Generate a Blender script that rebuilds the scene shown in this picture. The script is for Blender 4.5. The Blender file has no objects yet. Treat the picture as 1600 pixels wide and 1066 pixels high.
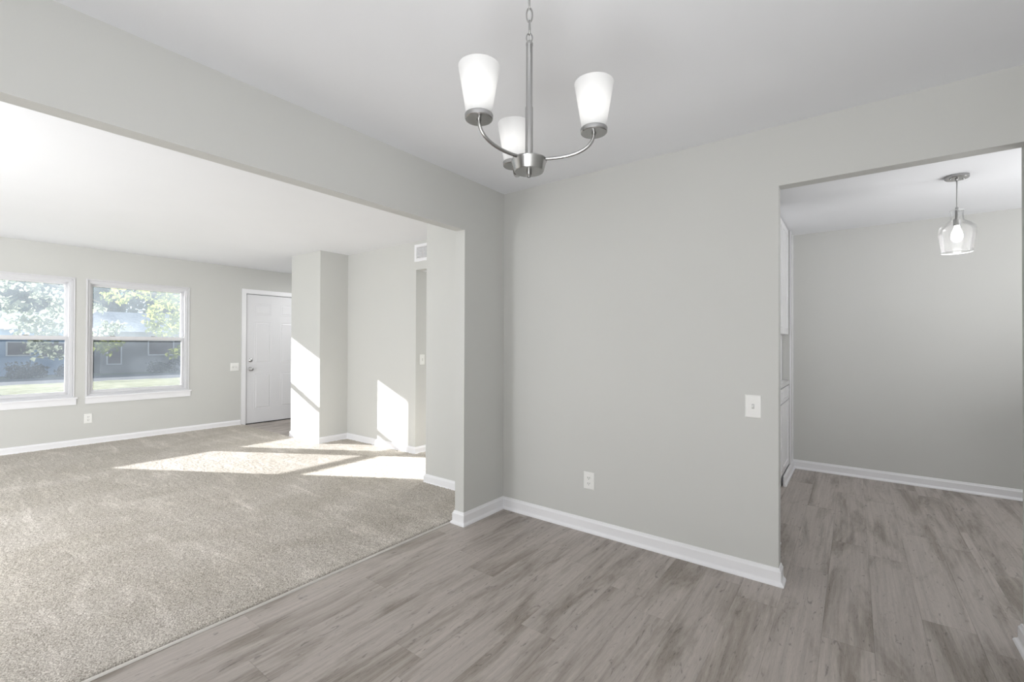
import bpy, bmesh, math, random
import numpy as np
from mathutils import Vector, Matrix
random.seed(4)
C = bpy.context.scene.collection
SC = bpy.context.scene
# ------------------------------------------------------------------ camera
F, YAW, PITCH, ROLL, CAMH = 706.5, 37.13, 0.381, 0.2195, 1.2714
cd = bpy.data.cameras.new('camera'); cam = bpy.data.objects.new('camera', cd); C.objects.link(cam)
cd.sensor_fit = 'HORIZONTAL'; cd.sensor_width = 36.0; cd.lens = 36.0 * F / 1600.0
cd.clip_start = 0.02; cd.clip_end = 400
ya, pi_, ro = map(math.radians, (YAW, PITCH, ROLL))
fw = Vector((-math.sin(ya)*math.cos(pi_), math.cos(ya)*math.cos(pi_), math.sin(pi_)))
rt = Vector((math.cos(ya), math.sin(ya), 0)); up = rt.cross(fw)
r2 = rt*math.cos(ro) + up*math.sin(ro); u2 = -rt*math.sin(ro) + up*math.cos(ro)
M = Matrix((r2, u2, -fw)).transposed().to_4x4(); M.translation = Vector((0, 0, CAMH))
cam.matrix_world = M
SC.camera = cam
# ------------------------------------------------------------------ world, sun, lights, exposure
w = bpy.data.worlds.new('sky'); SC.world = w; w.use_nodes = True
bg = w.node_tree.nodes['Background']; bg.inputs[0].default_value = (0.72, 0.86, 1.0, 1); bg.inputs[1].default_value = 1.1
SUND = Vector((1, .60, -.392)).normalized()
sl = bpy.data.lights.new('sun', 'SUN'); sl.energy = 26.0; sl.angle = math.radians(0.5); sl.color = (1, .99, .97)
so = bpy.data.objects.new('sun', sl); C.objects.link(so); so.location = (-15, -6, 12)
so.rotation_euler = SUND.to_track_quat('-Z', 'Y').to_euler()
def area(name, loc, direction, sx, sy, watts, col=(1, 1, 1)):
    l = bpy.data.lights.new(name, 'AREA'); l.shape = 'RECTANGLE'; l.size = sx; l.size_y = sy; l.energy = watts; l.color = col
    o = bpy.data.objects.new(name, l); C.objects.link(o); o.location = loc
    o.rotation_euler = Vector(direction).to_track_quat('-Z', 'Y').to_euler()
    return o
# added fill light behind the camera for the dining and kitchen walls
area('dining_fill', (.18, -1.15, 1.35), (-.02, 1, 0.0), .7, 1.1, 19, (1, 1, 1))
# added uplight behind the camera, imitating a flash bounced off the ceiling
area('dining_uplight', (-.02, -.80, .45), (.30, .40, 1), 1.0, .9, 47, (.97, .98, 1))
# added fill lights for the living room, left of the frame; no windows there
area('living_side_fill', (-5.2, -3.35, 1.35), (0, 1, 0.12), 3.6, 1.8, 20, (.96, .98, 1))
area('living_fill', (-3.2, -1.9, 1.25), (-1, .62, .12), 1.6, 1.4, 118, (.97, .985, 1))
area('living_uplight', (-5.6, -1.1, .30), (-.1, 1.15, 1), 3.6, 1.4, 15, (.97, .985, 1))
# added light brightening the entry and door, hidden behind the closet
area('entry_fill', (-6.75, 4.15, 2.25), (0, -.1, -1), .4, .4, 9, (1, 1, 1))
# added kitchen fill lights, out of view right of the opening
area('kitchen_fill', (3.1, 3.9, 1.5), (-1, .15, 0), 1.4, 1.1, 2, (1, 1, 1))
area('kitchen_uplight', (2.3, 4.1, 1.3), (-.5, 0, 1), .8, .8, 37, (1, 1, 1))
# added fill light, out of view in the hall beyond the living room
area('hall_fill', (-3.55, 5.2, 1.95), (0, -.4, -1), .3, .3, 22, (1, 1, 1))
SC.view_settings.view_transform = 'Standard'
SC.view_settings.look = 'None'
SC.view_settings.exposure = 0.0
SC.view_settings.gamma = 1.0
SC.view_settings.use_curve_mapping = False
SC.cycles.use_denoising = True
SC.cycles.max_bounces = 12; SC.cycles.diffuse_bounces = 6; SC.cycles.transparent_max_bounces = 24
SC.cycles.caustics_reflective = False; SC.cycles.caustics_refractive = False
SC.cycles.sample_clamp_indirect = 6.0

# ------------------------------------------------------------------ materials
def newmat(name):
    m = bpy.data.materials.new(name); m.use_nodes = True
    nt = m.node_tree; b = nt.nodes['Principled BSDF']
    return m, nt, b
def simple(name, col, rough=.5, metal=0.0, spec=.5):
    m, nt, b = newmat(name)
    b.inputs['Base Color'].default_value = (*col, 1); b.inputs['Roughness'].default_value = rough
    b.inputs['Metallic'].default_value = metal; b.inputs['Specular IOR Level'].default_value = spec
    return m
def N(nt, t, **kw):
    n = nt.nodes.new(t)
    for k, v in kw.items(): setattr(n, k, v)
    return n
def paint(name, col, rough=.6, bump=.15, scale=220, mottle=.015):
    m, nt, b = newmat(name)
    tc = N(nt, 'ShaderNodeTexCoord')
    n1 = N(nt, 'ShaderNodeTexNoise'); n1.inputs['Scale'].default_value = scale; n1.inputs['Detail'].default_value = 3
    nt.links.new(tc.outputs['Object'], n1.inputs['Vector'])
    bp = N(nt, 'ShaderNodeBump'); bp.inputs['Strength'].default_value = bump; bp.inputs['Distance'].default_value = .001
    nt.links.new(n1.outputs['Fac'], bp.inputs['Height']); nt.links.new(bp.outputs['Normal'], b.inputs['Normal'])
    n2 = N(nt, 'ShaderNodeTexNoise'); n2.inputs['Scale'].default_value = 2.5; n2.inputs['Detail'].default_value = 4
    nt.links.new(tc.outputs['Object'], n2.inputs['Vector'])
    mx = N(nt, 'ShaderNodeMix', data_type='RGBA')
    mx.inputs['A'].default_value = (*[c*(1-mottle) for c in col], 1); mx.inputs['B'].default_value = (*[c*(1+mottle) for c in col], 1)
    nt.links.new(n2.outputs['Fac'], mx.inputs['Factor']); nt.links.new(mx.outputs['Result'], b.inputs['Base Color'])
    b.inputs['Roughness'].default_value = rough; b.inputs['Specular IOR Level'].default_value = .3
    return m
WALL = paint('greige_wall_paint', (.598, .600, .580))
CEIL = paint('white_ceiling_paint', (.805, .815, .84), rough=.85, bump=.3, scale=90)
TRIM = simple('white_trim_paint', (.84, .84, .86), .32)
DOORW = simple('white_door_paint', (.74, .74, .76), .38)
CABW = simple('white_cabinet_lacquer', (.82, .82, .83), .35)
VINYL = simple('white_window_vinyl', (.69, .69, .71), .35)
PLATE = simple('white_plastic_plate', (.84, .84, .82), .3)
DARK = simple('dark_slot', (.03, .03, .03), .6)
BLACKR = simple('black_weatherstrip_and_gap_shade', (.02, .02, .02), .7)
CHROME = simple('satin_chrome', (.62, .62, .62), .22, 1.0)
ALU = simple('satin_metal_strip', (.74, .71, .67), .38, .55)
COUNTER = simple('pale_laminate_counter', (.66, .66, .66), .3)
FIL = simple('vent_shadow', (.16, .16, .17), .8)

def nickel():
    m, nt, b = newmat('brushed_nickel')
    tc = N(nt, 'ShaderNodeTexCoord'); mp = N(nt, 'ShaderNodeMapping'); mp.inputs['Scale'].default_value = (30, 30, 260)
    n = N(nt, 'ShaderNodeTexNoise'); n.inputs['Scale'].default_value = 1; n.inputs['Detail'].default_value = 3
    nt.links.new(tc.outputs['Object'], mp.inputs[0]); nt.links.new(mp.outputs[0], n.inputs['Vector'])
    r = N(nt, 'ShaderNodeMapRange'); r.inputs['To Min'].default_value = .25; r.inputs['To Max'].default_value = .275
    nt.links.new(n.outputs['Fac'], r.inputs['Value']); nt.links.new(r.outputs[0], b.inputs['Roughness'])
    b.inputs['Base Color'].default_value = (.42, .418, .412, 1); b.inputs['Metallic'].default_value = 1
    return m
NICKEL = nickel()

def frosted():
    m = bpy.data.materials.new('frosted_glass'); m.use_nodes = True; nt = m.node_tree
    nt.nodes.clear(); out = N(nt, 'ShaderNodeOutputMaterial')
    d = N(nt, 'ShaderNodeBsdfDiffuse'); d.inputs[0].default_value = (.70, .70, .70, 1)
    t = N(nt, 'ShaderNodeBsdfTranslucent'); t.inputs[0].default_value = (.95, .95, .95, 1)
    g = N(nt, 'ShaderNodeBsdfGlossy'); g.inputs['Roughness'].default_value = .3
    m1 = N(nt, 'ShaderNodeMixShader'); m1.inputs[0].default_value = .42
    m2 = N(nt, 'ShaderNodeMixShader'); m2.inputs[0].default_value = .04
    nt.links.new(d.outputs[0], m1.inputs[1]); nt.links.new(t.outputs[0], m1.inputs[2])
    nt.links.new(m1.outputs[0], m2.inputs[1]); nt.links.new(g.outputs[0], m2.inputs[2]); nt.links.new(m2.outputs[0], out.inputs[0])
    return m
FROST = frosted()
def thin_glass(name, haze=0.0, tint=(1, 1, 1), fres=1.0, hazecol=(.8, .9, 1)):
    m = bpy.data.materials.new(name); m.use_nodes = True; nt = m.node_tree
    nt.nodes.clear(); out = N(nt, 'ShaderNodeOutputMaterial')
    t = N(nt, 'ShaderNodeBsdfTransparent'); t.inputs[0].default_value = (*tint, 1)
    g = N(nt, 'ShaderNodeBsdfGlossy'); g.inputs['Roughness'].default_value = .02
    lw = N(nt, 'ShaderNodeLayerWeight'); lw.inputs['Blend'].default_value = .22
    mu = N(nt, 'ShaderNodeMath', operation='MULTIPLY'); mu.inputs[1].default_value = fres
    nt.links.new(lw.outputs['Fresnel'], mu.inputs[0])
    mx = N(nt, 'ShaderNodeMixShader'); nt.links.new(mu.outputs[0], mx.inputs[0])
    nt.links.new(t.outputs[0], mx.inputs[1]); nt.links.new(g.outputs[0], mx.inputs[2])
    last = mx
    if haze:  # translucent veil mixed in, imitating glare and glow in the glass
        tr = N(nt, 'ShaderNodeBsdfTranslucent'); tr.inputs[0].default_value = (*hazecol, 1)
        tc = N(nt, 'ShaderNodeTexCoord'); n = N(nt, 'ShaderNodeTexNoise'); n.inputs['Scale'].default_value = 2.6; n.inputs['Detail'].default_value = 5
        nt.links.new(tc.outputs['Object'], n.inputs['Vector'])
        r = N(nt, 'ShaderNodeMapRange'); r.inputs['From Min'].default_value = .35; r.inputs['From Max'].default_value = .7
        r.inputs['To Min'].default_value = haze*.75; r.inputs['To Max'].default_value = haze*1.3
        nt.links.new(n.outputs['Fac'], r.inputs['Value'])
        m3 = N(nt, 'ShaderNodeMixShader'); nt.links.new(r.outputs[0], m3.inputs[0])
        nt.links.new(mx.outputs[0], m3.inputs[1]); nt.links.new(tr.outputs[0], m3.inputs[2]); last = m3
    nt.links.new(last.outputs[0], out.inputs[0])
    return m
PANE = thin_glass('glare_hazed_window_glass', haze=.042, fres=.35)  # pale veil in the glass stands for window glare
SCREEN = thin_glass('insect_screen_mesh', haze=.0, tint=(.70, .70, .71), fres=.0)
CLEAR = thin_glass('clear_blown_glass', haze=.03, tint=(.985, .985, .985), fres=.7, hazecol=(1, 1, 1))  # white veil added to make the glass look brighter
def emit(name, col, s):
    m = bpy.data.materials.new(name); m.use_nodes = True; nt = m.node_tree; nt.nodes.clear()
    out = N(nt, 'ShaderNodeOutputMaterial'); e = N(nt, 'ShaderNodeEmission'); e.inputs[0].default_value = (*col, 1); e.inputs[1].default_value = s
    nt.links.new(e.outputs[0], out.inputs[0]); return m
BULB = emit('lit_bulb', (1, .98, .95), 3.0)

def vinyl_plank():
    m, nt, b = newmat('grey_oak_vinyl_plank')
    L = nt.links.new
    tc = N(nt, 'ShaderNodeTexCoord'); oi = N(nt, 'ShaderNodeObjectInfo')
    sc_ = N(nt, 'ShaderNodeMath', operation='MULTIPLY'); sc_.inputs[1].default_value = 37.0; L(oi.outputs['Random'], sc_.inputs[0])
    cmb = N(nt, 'ShaderNodeCombineXYZ'); L(sc_.outputs[0], cmb.inputs[0]); L(sc_.outputs[0], cmb.inputs[1])
    add = N(nt, 'ShaderNodeVectorMath', operation='ADD'); L(tc.outputs['Object'], add.inputs[0]); L(cmb.outputs[0], add.inputs[1])
    def noise(scale_v, detail, rough=.6, dist=0):
        mp = N(nt, 'ShaderNodeMapping'); mp.inputs['Scale'].default_value = scale_v; L(add.outputs[0], mp.inputs[0])
        n = N(nt, 'ShaderNodeTexNoise'); n.inputs['Scale'].default_value = 1; n.inputs['Detail'].default_value = detail
        n.inputs['Roughness'].default_value = rough; n.inputs['Distortion'].default_value = dist
        L(mp.outputs[0], n.inputs['Vector']); return n
    broad = noise((7.5, 1.15, 1), 6, .66, .5)
    streak = noise((60, 1.7, 1), 7, .66, .3)
    fine = noise((420, 26, 1), 3, .6)
    knot = noise((20, 4.6, 1), 3.5, .6, 3.0)
    crack = noise((34, 2.2, 1), 4, .55, 2.4)
    def ramp(src, stops):
        r = N(nt, 'ShaderNodeValToRGB'); e = r.color_ramp.elements
        e[0].position, e[0].color = stops[0][0], (*[stops[0][1]]*3, 1); e[1].position, e[1].color = stops[1][0], (*[stops[1][1]]*3, 1)
        for p_, v in stops[2:]:
            x = e.new(p_); x.color = (v, v, v, 1)
        L(src, r.inputs[0]); return r
    def mul(a, c):
        x = N(nt, 'ShaderNodeMix', data_type='RGBA', blend_type='MULTIPLY'); x.inputs['Factor'].default_value = 1
        L(a, x.inputs['A']); L(c, x.inputs['B']); return x.outputs['Result']
    cr = N(nt, 'ShaderNodeValToRGB'); e = cr.color_ramp.elements
    e[0].position, e[0].color = .36, (.285, .248, .215, 1); e[1].position, e[1].color = .54, (.462, .415, .382, 1)
    L(broad.outputs['Fac'], cr.inputs[0])
    r2_ = ramp(streak.outputs['Fac'], [(.30, .80), (.66, 1.08)])
    r3 = ramp(fine.outputs['Fac'], [(.3, .90), (.7, 1.07)])
    r4 = ramp(knot.outputs['Fac'], [(.61, 1.0), (.70, .58)])
    r5 = ramp(crack.outputs['Fac'], [(.486, 1.0), (.50, .58), (.514, 1.0)])
    gate = ramp(broad.outputs['Fac'], [(.40, 1.0), (.47, 0.0)])
    ck = N(nt, 'ShaderNodeMix', data_type='RGBA'); L(gate.outputs[0], ck.inputs['Factor']); ck.inputs['A'].default_value = (1, 1, 1, 1); L(r5.outputs[0], ck.inputs['B'])
    v = mul(mul(r2_.outputs[0], ck.outputs['Result']), mul(r3.outputs[0], r4.outputs[0]))
    pr = N(nt, 'ShaderNodeMapRange'); pr.inputs['To Min'].default_value = .97; pr.inputs['To Max'].default_value = 1.03
    L(oi.outputs['Random'], pr.inputs['Value'])
    hs = N(nt, 'ShaderNodeHueSaturation'); L(cr.outputs[0], hs.inputs['Color'])
    L(pr.outputs[0], hs.inputs['Value'])
    col = mul(hs.outputs[0], v)
    L(col, b.inputs['Base Color'])
    rr = N(nt, 'ShaderNodeMapRange'); rr.inputs['To Min'].default_value = .38; rr.inputs['To Max'].default_value = .52
    L(fine.outputs['Fac'], rr.inputs['Value']); L(rr.outputs[0], b.inputs['Roughness'])
    b.inputs['Specular IOR Level'].default_value = .42
    bp = N(nt, 'ShaderNodeBump'); bp.inputs['Strength'].default_value = .25; bp.inputs['Distance'].default_value = .0006
    L(fine.outputs['Fac'], bp.inputs['Height']); L(bp.outputs[0], b.inputs['Normal'])
    return m
PLANK = vinyl_plank()

def carpet_mat():
    m, nt, b = newmat('beige_carpet_pile'); L = nt.links.new
    tc = N(nt, 'ShaderNodeTexCoord')
    n1 = N(nt, 'ShaderNodeTexNoise'); n1.inputs['Scale'].default_value = 170; n1.inputs['Detail'].default_value = 3; n1.inputs['Roughness'].default_value = .7
    L(tc.outputs['Object'], n1.inputs['Vector'])
    r = N(nt, 'ShaderNodeValToRGB'); e = r.color_ramp.elements
    e[0].position, e[0].color = .34, (.24, .212, .178, 1); e[1].position, e[1].color = .66, (.79, .745, .68, 1)
    L(n1.outputs['Fac'], r.inputs[0])
    # vacuum tracks: broad soft bands of pile lying one way or the other
    mp = N(nt, 'ShaderNodeMapping'); mp.inputs['Rotation'].default_value = (0, 0, .9); mp.inputs['Scale'].default_value = (1.1, .7, 1); L(tc.outputs['Object'], mp.inputs[0])
    n2 = N(nt, 'ShaderNodeTexNoise'); n2.inputs['Scale'].default_value = 1.7; n2.inputs['Detail'].default_value = 5; n2.inputs['Distortion'].default_value = 1.2
    L(mp.outputs[0], n2.inputs['Vector'])
    r2 = N(nt, 'ShaderNodeValToRGB'); e = r2.color_ramp.elements
    e[0].position, e[0].color = .36, (.92, .915, .90, 1); e[1].position, e[1].color = .64, (1.05, 1.05, 1.06, 1)
    L(n2.outputs['Fac'], r2.inputs[0])
    mx = N(nt, 'ShaderNodeMix', data_type='RGBA', blend_type='MULTIPLY'); mx.inputs['Factor'].default_value = 1
    L(r.outputs[0], mx.inputs['A']); L(r2.outputs[0], mx.inputs['B'])
    # strokes where the pile was turned over by the vacuum head
    prev = mx
    for rot, sc3, lo in ((.45, (1.1, 5.0, 1), .60), (-.55, (.9, 4.2, 1), .61)):
        m3 = N(nt, 'ShaderNodeMapping'); m3.inputs['Rotation'].default_value = (0, 0, rot); m3.inputs['Scale'].default_value = sc3; L(tc.outputs['Object'], m3.inputs[0])
        n3 = N(nt, 'ShaderNodeTexNoise'); n3.inputs['Scale'].default_value = 1.6; n3.inputs['Detail'].default_value = 4; n3.inputs['Distortion'].default_value = .8
        L(m3.outputs[0], n3.inputs['Vector'])
        r3 = N(nt, 'ShaderNodeValToRGB'); e = r3.color_ramp.elements
        e[0].position, e[0].color = lo-.05, (1, 1, 1, 1); e[1].position, e[1].color = lo+.04, (1.13, 1.13, 1.14, 1)
        L(n3.outputs['Fac'], r3.inputs[0])
        x3 = N(nt, 'ShaderNodeMix', data_type='RGBA', blend_type='MULTIPLY'); x3.inputs['Factor'].default_value = 1
        L(prev.outputs['Result'], x3.inputs['A']); L(r3.outputs[0], x3.inputs['B']); prev = x3
    L(prev.outputs['Result'], b.inputs['Base Color'])
    b.inputs['Roughness'].default_value = .95; b.inputs['Specular IOR Level'].default_value = .1
    bp = N(nt, 'ShaderNodeBump'); bp.inputs['Strength'].default_value = .6; bp.inputs['Distance'].default_value = .004
    L(n1.outputs['Fac'], bp.inputs['Height']); L(bp.outputs[0], b.inputs['Normal'])
    return m
CARPET = carpet_mat()

def noisy(name, c1, c2, scale, rough=.8, detail=4):
    m, nt, b = newmat(name); tc = N(nt, 'ShaderNodeTexCoord'); n = N(nt, 'ShaderNodeTexNoise')
    n.inputs['Scale'].default_value = scale; n.inputs['Detail'].default_value = detail; nt.links.new(tc.outputs['Object'], n.inputs['Vector'])
    r = N(nt, 'ShaderNodeValToRGB'); e = r.color_ramp.elements
    e[0].position, e[0].color = .35, (*c1, 1); e[1].position, e[1].color = .65, (*c2, 1)
    nt.links.new(n.outputs['Fac'], r.inputs[0]); nt.links.new(r.outputs[0], b.inputs['Base Color']); b.inputs['Roughness'].default_value = rough
    b.inputs['Specular IOR Level'].default_value = .2
    return m
def leafmat(name, c, t):
    m = bpy.data.materials.new(name); m.use_nodes = True; nt = m.node_tree; nt.nodes.clear()
    out = N(nt, 'ShaderNodeOutputMaterial'); d = N(nt, 'ShaderNodeBsdfDiffuse'); d.inputs[0].default_value = (*c, 1)
    tr = N(nt, 'ShaderNodeBsdfTranslucent'); tr.inputs[0].default_value = (*t, 1)
    mx = N(nt, 'ShaderNodeMixShader'); mx.inputs[0].default_value = .5
    nt.links.new(d.outputs[0], mx.inputs[1]); nt.links.new(tr.outputs[0], mx.inputs[2]); nt.links.new(mx.outputs[0], out.inputs[0])
    return m

# ------------------------------------------------------------------ mesh helpers
def obj(name, bm, mat, parent=None, smooth=False):
    me = bpy.data.meshes.new(name); bmesh.ops.recalc_face_normals(bm, faces=bm.faces); bm.to_mesh(me); bm.free()
    if smooth:
        for p_ in me.polygons: p_.use_smooth = True
    me.materials.append(mat)
    o = bpy.data.objects.new(name, me); C.objects.link(o)
    if parent is not None: o.parent = parent
    return o
def struct(o): o['kind'] = 'structure'; return o
def tag(o, label, cat, group=None, kind=None):
    o['label'] = label; o['category'] = cat
    if group: o['group'] = group
    if kind: o['kind'] = kind
    return o
def empty(name, loc, rz=0):
    o = bpy.data.objects.new(name, None); C.objects.link(o); o.location = loc; o.rotation_euler = (0, 0, rz); o.empty_display_size = .1
    return o
def copy_tree(o, parent=None):
    c = o.copy(); C.objects.link(c); c.parent = parent
    for ch in list(o.children): copy_tree(ch, c)
    return c
def box(bm, x0, x1, y0, y1, z0, z1, bev=0):
    r = bmesh.ops.create_cube(bm, size=1)
    for v in r['verts']:
        v.co = Vector(((x0+x1)/2 + v.co.x*(x1-x0), (y0+y1)/2 + v.co.y*(y1-y0), (z0+z1)/2 + v.co.z*(z1-z0)))
    if bev:
        es = {e for v in r['verts'] for e in v.link_edges}
        bmesh.ops.bevel(bm, geom=list(es), offset=bev, segments=2, affect='EDGES', clamp_overlap=True)
    return bm
def B(*a, bev=0): return box(bmesh.new(), *a, bev=bev)
def lathe(bm, prof, seg=32, c=(0, 0, 0), closed=False):
    rings = []
    for r, z in prof:
        if r < 1e-6: rings.append([bm.verts.new((c[0], c[1], c[2]+z))])
        else: rings.append([bm.verts.new((c[0]+r*math.cos(2*math.pi*k/seg), c[1]+r*math.sin(2*math.pi*k/seg), c[2]+z)) for k in range(seg)])
    for a, b in zip(rings, rings[1:]):
        for k in range(seg):
            q = [a[k % len(a)], a[(k+1) % len(a)], b[(k+1) % len(b)], b[k % len(b)]]
            u = []
            for v in q:
                if v not in u: u.append(v)
            if len(u) >= 3: bm.faces.new(u)
    return bm
def tube(bm, pts, rad, seg=12, close=False):
    pts = [Vector(p_) for p_ in pts]; n = len(pts); rings = []
    rads = rad if isinstance(rad, (list, tuple)) else [rad]*n
    ref = None
    for i, p_ in enumerate(pts):
        if close: t = pts[(i+1) % n] - pts[i-1]
        else: t = pts[min(i+1, n-1)] - pts[max(i-1, 0)]
        t.normalize()
        if ref is None: ref = Vector((0, 0, 1)) if abs(t.z) < .9 else Vector((1, 0, 0))
        s = t.cross(ref).normalized(); ref = s.cross(t).normalized()
        rings.append([bm.verts.new(p_ + rads[i]*(s*math.cos(2*math.pi*k/seg) + ref*math.sin(2*math.pi*k/seg))) for k in range(seg)])
    m = n if close else n-1
    for i in range(m):
        a, b = rings[i], rings[(i+1) % n]
        for k in range(seg): bm.faces.new((a[k], a[(k+1) % seg], b[(k+1) % seg], b[k]))
    if not close: bm.faces.new(rings[0]); bm.faces.new(rings[-1])
    return bm

def panel(name, axis, t0, t1, u0, u1, v0, v1, holes, mat):
    """wall slab of thickness t0..t1 along axis ('x' or 'y'), spanning u (the other floor axis) and z=v, with rectangular holes; one connected mesh"""
    us = sorted({u0, u1, *[min(max(h[i], u0), u1) for h in holes for i in (0, 1)]}); vs = sorted({v0, v1, *[min(max(h[i], v0), v1) for h in holes for i in (2, 3)]})
    # subdivide long spans for even shading
    nu, nv = len(us)-1, len(vs)-1
    solid = [[True]*nv for _ in range(nu)]
    for i in range(nu):
        for j in range(nv):
            cu, cv = (us[i]+us[i+1])/2, (vs[j]+vs[j+1])/2
            if any(h[0] < cu < h[1] and h[2] < cv < h[3] for h in holes): solid[i][j] = False
    bm = bmesh.new(); cache = {}
    def V(t, i, j):
        k = (t, i, j)
        if k not in cache:
            tt = t1 if t else t0
            cache[k] = bm.verts.new((tt, us[i], vs[j]) if axis == 'x' else (us[i], tt, vs[j]))
        return cache[k]
    for i in range(nu):
        for j in range(nv):
            if not solid[i][j]: continue
            for t in (0, 1): bm.faces.new((V(t, i, j), V(t, i+1, j), V(t, i+1, j+1), V(t, i, j+1)))
            for (di, dj, a, b_) in ((-1, 0, (i, j), (i, j+1)), (1, 0, (i+1, j), (i+1, j+1)), (0, -1, (i, j), (i+1, j)), (0, 1, (i, j+1), (i+1, j+1))):
                ii, jj = i+di, j+dj
                if 0 <= ii < nu and 0 <= jj < nv and solid[ii][jj]: continue
                bm.faces.new((V(0, *a), V(1, *a), V(1, *b_), V(0, *b_)))
    return struct(obj(name, bm, mat))

BASEP = [(0, 0), (.027, 0), (.0265, .006), (.0225, .013), (.0165, .018), (.0145, .0215), (.0135, .024), (.0135, .070), (.0125, .0725), (.0095, .076), (.0070, .082), (.0055, .0875), (.0025, .0895), (0, .0895)]
def baseboard(name, path, side, mat=None, prof=BASEP, z=0):
    """sweep the skirting profile along a floor path; side=+1 puts it on the left of the walking direction"""
    bm = bmesh.new(); n = len(path); P = [Vector(p_) for p_ in path]; rings = []
    for i in range(n):
        d0 = (P[i]-P[i-1]).normalized() if i > 0 else (P[1]-P[0]).normalized()
        d1 = (P[i+1]-P[i]).normalized() if i < n-1 else d0
        n0 = Vector((-d0.y, d0.x))*side; n1 = Vector((-d1.y, d1.x))*side
        mvec = (n0+n1); mvec = mvec/mvec.length; k = 1/max(.2, mvec.dot(n0))
        rings.append([bm.verts.new((P[i].x+mvec.x*o_*k, P[i].y+mvec.y*o_*k, z+h_)) for o_, h_ in prof])
    for a, b in zip(rings, rings[1:]):
        for k in range(len(prof)):
            bm.faces.new((a[k], a[(k+1) % len(prof)], b[(k+1) % len(prof)], b[k]))
    bm.faces.new(rings[0]); bm.faces.new(rings[-1])
    return struct(obj(name, bm, mat or TRIM))

# ------------------------------------------------------------------ plan (metres; camera above the origin)
H = 2.44; HK = 2.41
XB, XBL = -2.181, -2.266          # dining / living partition
YA, YAK = 2.771, 2.851            # wall between dining and kitchen
XO, XR = -.321, .571              # kitchen opening, right wall
YO, ZB, ZA = 2.3275, 2.074, 2.120
XW = -7.548; XWO = -7.70
YL = 3.46; YK = 5.505
# walls
panel('wall_back', 'y', YA, YAK, XBL, 2.2, 0, H, [(XO, XR, -1, ZA)], WALL)
panel('wall_left', 'x', XBL, XB, -2.1, YA, 0, H, [(-.9, YO, -1, ZB)], WALL)
panel('wall_right', 'x', XR, XR+.08, -2.1, YA-.0005, 0, H, [], WALL)
panel('wall_front', 'y', -2.18, -2.1, -2.3, .70, 0, H, [], WALL)
panel('wall_window', 'x', XWO, XW, -3.6, 5.4, 0, H, [(.150-.04, 1.160, .60, 2.045), (1.285, 2.345, .60, 2.045), (3.100, 4.045, -1, 2.055)], WALL)
panel('wall_side', 'y', -3.6, -3.5, XW, XBL, 0, H, [], WALL)
panel('wall_living_back', 'y', YL, YL+.09, -5.35, -3.11, 0, H, [(-4.0, -3.11, -1, 2.115)], WALL)
panel('wall_closet', 'y', 3.07, 4.6, -6.063, -5.35, 0, H, [], WALL)
panel('wall_entry', 'y', 4.6, 4.7, XW, -5.35, 0, H, [], WALL)
panel('wall_stub', 'y', 2.812, 5.6, -3.108, XBL, 0, H, [], WALL)
panel('wall_hall', 'x', -4.09, -4.0, YL+.09, 5.6, 0, 2.115, [], WALL)
panel('wall_hall_end', 'y', 5.6, 5.7, -4.09, XBL, 0, H, [], WALL)
panel('wall_living_end', 'x', XBL, XB-.001, -3.5, -2.18, 0, H, [], WALL)
panel('wall_kitchen', 'y', YK, YK+.1, -1.3, 3.3, 0, HK, [], WALL)
panel('wall_kitchen_left', 'x', -1.3, -1.2, YAK, YK, 0, HK, [], WALL)
panel('wall_kitchen_right', 'x', 3.2, 3.3, YAK, YK, 0, HK, [], WALL)
panel('wall_kitchen_front', 'y', YAK-.08, YAK, 2.2, 3.3, 0, HK, [], WALL)
panel('wall_kitchen_nib', 'y', 3.255, 3.335, -1.2, -.402, 0, HK, [], WALL)
# ceilings
def slab(name, x0, x1, y0, y1, z0, z1, mat): return struct(obj(name, B(x0, x1, y0, y1, z0, z1), mat))
bm = bmesh.new()
box(bm, XWO, XBL, -3.7, 5.8, H, H+.1)
struct(obj('ceiling_living', bm, CEIL))
slab('ceiling', XBL, XR+.2, -2.2, YAK, H, H+.1, CEIL)
slab('ceiling_kitchen', -1.35, 3.4, YAK-.0, 5.7, HK, HK+.1, CEIL)
slab('ceiling_hall', -4.0, -3.108, YL+.09, 5.6, 2.115, 2.2, CEIL)
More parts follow.
